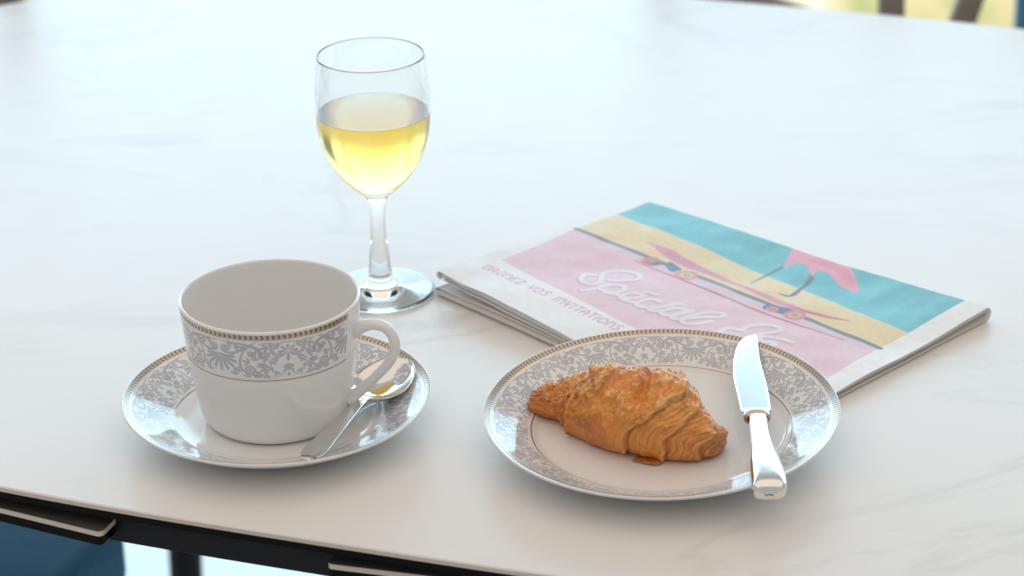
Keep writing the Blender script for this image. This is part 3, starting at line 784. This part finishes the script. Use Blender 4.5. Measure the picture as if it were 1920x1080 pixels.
    dl = np.array(low[-1]) - np.array(low[0]); lowend = np.array(low[0]) + dl * 2.3
    right_low = np.array(b0[0]) + (np.array(b0[0]) - np.array(b0[2])) * 1.4
    over(inside([a0[0], a0[1], b0[1], b0[0], right_low, lowend]), pink)
    over(inside([a0[1], a0[2], b0[2], b0[1]]), sand)
    tl2 = np.array(Tc) + (np.array(a0[3]) - np.array(Tc)); tr2 = np.array(b0[3])
    over(inside([a0[2], tl2 + (Tc - Lc) * 0.08, tr2 + (Rc - Bc) * 0.05, b0[2]]), teal)
    sea = fbm((X - Y) * 55, (X + Y) * 14, 3.0, 4)
    tmask = (img[..., 2] > img[..., 0] + 0.2)
    img[tmask] *= (1 + 0.14 * sea[tmask])[:, None]
    over(line([a0[2], b0[2]], 0.0007, False), (0.82, 0.74, 0.50), 0.6)
    over(line([a0[1], b0[1]], 0.0017, False), (0.20, 0.27, 0.31))
    lav = PX([(1110, 449), (1620, 652)]); over(line([np.array(lav[0]), np.array(lav[1])], [0.0008, 0.0016], False), (0.68, 0.58, 0.70), 0.8)
    over(line(PX([(1190, 488), (1300, 533), (1440, 590), (1582, 638)]), [0.0004, 0.0011, 0.0010, 0.0004]), (0.55, 0.20, 0.30))
    # skateboard
    def wheel(x, y, r, hub):
        c = np.array(pt(x, y)); k = np.array([[1.0, 0.0]])
        for rr, cl in ((r, (0.70, 0.30, 0.36)), (r * 0.62, hub), (r * 0.3, (0.45, 0.40, 0.30))):
            over(line([c - [rr * 0.12, 0], c + [rr * 0.12, 0]], rr, False), cl)
    navy = (0.17, 0.24, 0.36)
    wheel(1222, 490, 0.0058, (0.62, 0.25, 0.32)); over(line(PX([(1226, 495), (1248, 494), (1262, 507)]), 0.0022), navy)
    over(line(PX([(1240, 484), (1262, 496), (1280, 508)]), 0.0018), (0.80, 0.72, 0.48)); over(line(PX([(1256, 494), (1272, 505)]), 0.0020), navy)
    wheel(1287, 516, 0.0062, (0.66, 0.60, 0.36))
    over(line(PX([(1443, 577), (1470, 583), (1492, 590)]), 0.0040), navy); wheel(1448, 580, 0.0034, (0.62, 0.25, 0.32)); wheel(1490, 591, 0.0056, (0.66, 0.55, 0.36))
    over(line(PX([(1216, 455), (1250, 472), (1280, 490), (1340, 516), (1400, 540), (1450, 562), (1500, 581), (1550, 593), (1594, 602)]), [0.0006, 0.0042, 0.0038, 0.0022, 0.0017, 0.0022, 0.0026, 0.0018, 0.0006]), (0.70, 0.34, 0.50))
    over(line(PX([(1480, 574), (1540, 592), (1590, 601)]), [0.0004, 0.0012, 0.0006]), (0.62, 0.16, 0.20), 0.8)
    # flamingo
    leg = (0.17, 0.22, 0.27)
    over(line(PX([(1470, 499), (1445, 513), (1428, 521), (1408, 531)]), [0.0013, 0.0012, 0.0008, 0.0005]), leg)
    over(line(PX([(1524, 513), (1518, 527), (1500, 543), (1482, 555), (1462, 551)]), [0.0014, 0.0018, 0.0010, 0.0016, 0.0006]), leg)
    body = PX([(1478, 462), (1500, 466), (1545, 481), (1588, 496), (1602, 518), (1611, 542), (1606, 548), (1592, 544), (1572, 533), (1558, 516), (1543, 508), (1530, 508), (1524, 519), (1518, 510), (1514, 499), (1498, 493), (1482, 497), (1468, 502), (1477, 488), (1480, 475)])
    body[0] = np.array(body[0]) + (Tc - Lc) * 0.05; body[1] = np.array(body[1]) + (Tc - Lc) * 0.05
    over(inside(catmull(np.vstack([body, body[:1]]), 160)[:-1]), (0.80, 0.36, 0.45))
    over(line(PX([(1520, 487), (1570, 503), (1600, 530)]), [0.002, 0.004, 0.002]), (0.70, 0.26, 0.38), 0.5)
    # headline in white script with a darker pink edge
    def c1(L): return [(1070 + a / 6.4, 490 + b / 6.4) for a, b in L]
    def c2(L): return [(1320 + a / 8.0, 590 + b / 8.0) for a, b in L]
    script = [c1([(470, 222), (600, 230), (780, 215), (835, 185), (770, 135), (600, 115), (460, 122), (385, 150), (370, 200), (350, 245), (280, 272), (190, 262), (128, 222), (135, 178), (190, 152), (290, 165)]),
              c1([(135, 348), (240, 338), (340, 312), (440, 285), (560, 280), (640, 300), (645, 335), (580, 362), (490, 368), (410, 345)]), c1([(360, 335), (420, 368), (500, 388), (580, 400)]),
              c1([(600, 425), (700, 440), (830, 428), (875, 402), (790, 380), (670, 388), (605, 418), (630, 455), (700, 478), (790, 486)]), c1([(885, 362), (960, 370), (1040, 398)]),
              c1([(1070, 482), (1010, 455), (900, 455), (810, 485), (790, 515), (850, 540), (930, 552)]),
              c1([(1210, 525), (1080, 545), (970, 560), (950, 580), (1000, 592), (1080, 592)]), c1([(1245, 508), (1335, 510)]),
              c1([(1390, 582), (1290, 560), (1170, 572), (1095, 602), (1100, 632), (1200, 642), (1330, 612), (1470, 590)]), c1([(1470, 595), (1320, 630), (1215, 660), (1240, 685), (1330, 692)]),
              c1([(1330, 690), (1560, 668), (1780, 665), (1850, 645), (1800, 618), (1640, 612), (1480, 640), (1360, 682), (1340, 722), (1420, 748), (1560, 742), (1680, 718)]),
              c2([(330, 420), (250, 330), (235, 262), (300, 210), (430, 200), (560, 232), (620, 190), (760, 155), (990, 152), (1130, 188), (1140, 228), (1040, 262), (860, 280), (740, 330), (700, 390), (760, 450)]),
              c2([(1100, 350), (1200, 370), (1320, 408)]), c2([(780, 330), (900, 322), (1020, 335)]), c2([(860, 300), (820, 380), (800, 470), (880, 520)]), c2([(840, 418), (980, 405), (1075, 440), (980, 470), (880, 460), (860, 500), (960, 540), (1060, 520)])]
    for st in script: over(line(PX(st), 0.00185, True, (-0.0008, -0.0013)), (0.58, 0.28, 0.42), 0.60)
    for st in script: over(line(PX(st), 0.00165), (0.80, 0.78, 0.82))
    # caption in thin rose capitals along the lower margin
    G = {'G': (1.0, [[(0.9, 0.8), (0.5, 1), (0.12, 0.75), (0.1, 0.25), (0.5, 0), (0.9, 0.2), (0.9, 0.5), (0.55, 0.5)]]), 'A': (1.0, [[(0.05, 0), (0.05, 0.6), (0.45, 1), (0.85, 0.6), (0.85, 0)], [(0.05, 0.4), (0.85, 0.4)]]),
         'N': (1.0, [[(0.1, 0), (0.1, 0.95)], [(0.1, 0.7), (0.5, 1), (0.88, 0.7), (0.9, 0)]]), 'E': (0.85, [[(0.75, 1), (0.1, 1), (0.1, 0), (0.75, 0)], [(0.1, 0.5), (0.65, 0.5)]]),
         'Z': (0.9, [[(0.05, 1), (0.8, 1), (0.05, 0), (0.8, 0)]]), 'V': (0.9, [[(0.05, 1), (0.45, 0), (0.85, 1)]]), 'O': (1.1, [[(0.5, 1), (0.95, 0.75), (0.95, 0.25), (0.5, 0), (0.05, 0.25), (0.05, 0.75), (0.5, 1)]]),
         'S': (0.85, [[(0.75, 0.95), (0.3, 1), (0.1, 0.75), (0.65, 0.4), (0.6, 0.05), (0.05, 0.05)]]), 'I': (0.45, [[(0.2, 0), (0.2, 1)]]), 'T': (0.85, [[(0.0, 1), (0.8, 1)], [(0.4, 1), (0.4, 0)]]),
         'P': (0.9, [[(0.1, 0), (0.1, 1), (0.6, 1), (0.8, 0.75), (0.6, 0.45), (0.1, 0.45)]]), ' ': (0.75, [])}
    txt = 'GAGNEZ VOS INVITATIONS P'
    s0, s1 = np.array(pt(902, 501)), np.array(pt(1168, 626)); cap = np.array(pt(1019, 543)) - np.array(pt(1007, 551))
    adv = sum(G[c][0] + 0.22 for c in txt); bx = (s1 - s0) / (adv - 1.2)
    up_ = (Tc - Lc) / np.linalg.norm(Tc - Lc) * 0.0062
    cur = 0.0
    for ch in txt:
        wd, strokes = G[ch]
        for st in strokes:
            q = [s0 + bx * (cur + a) + up_ * b for a, b in st]
            over(line(q, 0.00052, ch in 'GOS'), (0.66, 0.28, 0.46), 0.9)
        cur += wd + 0.22
    img *= (1 + 0.035 * grain)[..., None]
    img[:] = np.clip(img, 0, 1)
    Zt = thick(u, v)
    V = np.stack([X, Y, Zt], -1).reshape(-1, 3) - O3
    mesh_obj('front_page', V, grid_faces(nu, nv), M_PAPER, root, True, img.reshape(-1, 3))
    # ---- the folded leaves below it: two bundles, meeting in the far fold
    nl = 6; gu, gv = 90, 60
    uu, vv = np.meshgrid(np.linspace(0, 1, gu), np.linspace(0, 1, gv), indexing='ij')
    T = thick(uu, vv); T = T - np.clip(0.12 * T, 0.0002, 0.0009)
    gap = 0.36 * np.exp(-((uu / 0.16) ** 2)) * np.exp(-((vv / 0.75) ** 2)) + 0.02
    gap += 0.20 * np.exp(-((1 - uu) / 0.10) ** 2) * np.exp(-((1 - vv) / 0.22) ** 2)
    rs = np.random.RandomState(11)
    def leaf_sheet(f0, f1, du0, dv0, du1, seed):
        # f0,f1: bottom and top as fractions of the thickness; insets at u=0, v=0, u=1
        wob = 0.006 * fbm(uu * 3 + seed, vv * 3, seed, 2)
        Us = du0 + wob * (1 - uu) * 0.5 + (1 - du0 - du1) * uu; Vs = dv0 + 0.5 * wob * (1 - vv) + (1 - dv0) * vv
        p = xy(Us, Vs); nw = fbm(uu * 7 + seed * 3, vv * 5, seed, 2) * 0.06
        zb, ztp = T * np.clip(f0, 0, 1) + 0.0003, T * np.clip(f1, 0, 1)
        ztp = np.maximum(ztp, zb + 0.00012)
        top = np.concatenate([p, ztp[..., None]], -1).reshape(-1, 3); bot = np.concatenate([p, zb[..., None]], -1).reshape(-1, 3)
        n = gu * gv; f = grid_faces(gu, gv).tolist() + (grid_faces(gu, gv)[:, ::-1] + n).tolist()
        idx = np.arange(n).reshape(gu, gv); rim = list(idx[:, 0]) + list(idx[-1, 1:]) + list(idx[-2::-1, -1]) + list(idx[0, -2:0:-1])
        for a, b in zip(rim, rim[1:] + rim[:1]): f.append([int(b), int(a), int(a) + n, int(b) + n])
        mesh_obj('page', np.vstack([top, bot]) - O3, f, M_PAGE, root, False)
    half = 0.5 - gap * 0.5
    for i in range(3):                                       # upper bundle
        b0_, b1_ = 1 - half * (i + 0.86) / 3, 1 - half * i / 3
        leaf_sheet(b0_, b1_ - (0.004 if i else 0.0), (0.012, 0.002, 0.012)[i], (0.0, 0.010, 0.003)[i], (0.0, 0.012, 0.006)[i], i + 1)
    for i in range(3):                                       # lower bundle
        b0_, b1_ = half * i / 3, half * (i + 0.86) / 3
        leaf_sheet(b0_, b1_, (-0.004, -0.014, -0.006)[i], (0.004, -0.006, 0.008)[i], (0.008, 0.0, 0.010)[i], i + 5)
    # rounded folds: spine of either bundle and the far fold
    def fold(name, e, f0, f1, bulge, along_v):
        s = np.linspace(0, 1, 50); a = np.linspace(-PI / 2, PI / 2, 13)
        us, vs = (np.full(50, e), s) if along_v else (s, np.full(50, e))
        Tq = thick(np.clip(us, 0, 1), np.clip(vs, 0, 1)); p = xy(us, vs)
        dirv = -(Bc - Lc) if along_v else (Tc - Lc); dirv = dirv / np.linalg.norm(dirv)
        f0, f1 = np.broadcast_to(f0, (50,)), np.broadcast_to(f1, (50,))
        zc, hh = Tq * (f0 + f1) / 2, Tq * (f1 - f0) / 2
        outp = (np.maximum(hh * bulge, 0.0006))[:, None] * np.cos(a)[None]
        v = np.concatenate([p[:, None] + outp[..., None] * dirv, (zc[:, None] + hh[:, None] * np.sin(a)[None])[..., None]], -1)
        f = grid_faces(50, 13)
        o = mesh_obj(name, v.reshape(-1, 3) - O3, f, M_FOLD, root)
        m = o.modifiers.new('thickness', 'SOLIDIFY'); m.thickness = 0.00025; m.offset = 0
    s50 = np.linspace(0, 1, 50)
    g0 = 0.36 * np.exp(-((s50 / 0.75) ** 2)) + 0.02; h0 = 0.5 - g0 * 0.5
    fold('spine_fold', 0.004, 1 - h0 * 0.97, 0.985, 1.2, True)
    fold('spine_fold', -0.004, 0.03, h0 * 0.96, 1.4, True)
    fold('far_fold', 0.997, 0.04, 0.985, 0.9, False)
newspaper_build()

# ------------------------------------------------------------------ chairs round the table
def blue_chair(loc, rz, label):
    r = tag(empty('upholstered_chair', loc), label, 'chair', 'blue velvet chairs'); r.rotation_euler = (0, 0, rz)
    box('seat', (-0.22, -0.22, 0.42), (0.22, 0.22, 0.47), M_VELVET, r, 0.014, 5)
    box('seat_board', (-0.21, -0.21, 0.395), (0.21, 0.21, 0.4198), M_WOOD, r, 0.004, 2)
    box('backrest', (-0.21, 0.19, 0.50), (0.21, 0.26, 0.88), M_VELVET, r, 0.03, 5)
    for x in (-0.17, 0.17):
        tube('back_post', [(x, 0.22, 0.42), (x, 0.225, 0.55)], 0.012, M_FRAME, r, 12, up=(0, 1, 0))
        for y in (-0.17, 0.17): tube('leg', [(x, y, 0.40), (x * 1.12, y * 1.12, 0.0)], [0.014, 0.009], M_FRAME, r, 12, up=(0, 1, 0))
    return r
blue_chair((-0.560, 0.115, -0.75), math.radians(68), 'blue velvet chair pushed under the table below the teacup')
e = unp_plane(1893, 30, (0, 1.05, 0), (0, 1, 0))
blue_chair((e[0] + 0.205, 0.84, -0.75), math.radians(-4), 'blue velvet chair beyond the table beside a taupe wooden chair')
def wooden_chair(loc, rz, label):
    r = tag(empty('wooden_chair', loc), label, 'chair', 'taupe wooden chairs'); r.rotation_euler = (0, 0, rz)
    def bar(nm, a, b, rad): 
        p = np.array([np.array(a) + (np.array(b) - np.array(a)) * t for t in np.linspace(0, 1, 6)]); tube(nm, p, rad, M_WOOD, r, 14, up=(0, 1, 0.01))
    box('seat', (-0.21, -0.42, 0.42), (0.21, -0.02, 0.45), M_WOOD, r, 0.008, 3)
    for x in (-0.20, 0.20):
        bar('back_post', (x, 0, 0.0), (x * 1.02, 0.05, 0.88), 0.013); bar('leg', (x, -0.39, 0.43), (x, -0.41, 0.0), 0.013)
    bar('top_rail', (-0.20, 0.05, 0.86), (0.20, 0.05, 0.86), 0.016)
    bar('spindle', (0.0, 0.03, 0.50), (-0.006, 0.05, 0.86), 0.012); bar('spindle', (0.018, 0.03, 0.50), (0.13, 0.05, 0.86), 0.012)
    bar('brace', (-0.20, 0.04, 0.684), (0.0, 0.035, 0.612), 0.012)
    bar('lower_rail', (-0.20, 0.03, 0.50), (0.20, 0.03, 0.50), 0.013)
    return r
e = unp_plane(1674, 0, (0, 0.80, 0), (0, 1, 0))
wooden_chair((e[0] + 0.002, 0.765, -0.75), 0.0, 'taupe wooden spindle-back chair facing the far edge of the table')
e = unp_plane(8, 4, (0, 0.76, 0), (0, 1, 0))
wooden_chair((e[0] - 0.154, 0.76 - 0.137, -0.75), math.radians(230), 'taupe wooden spindle-back chair at the rounded end of the table')
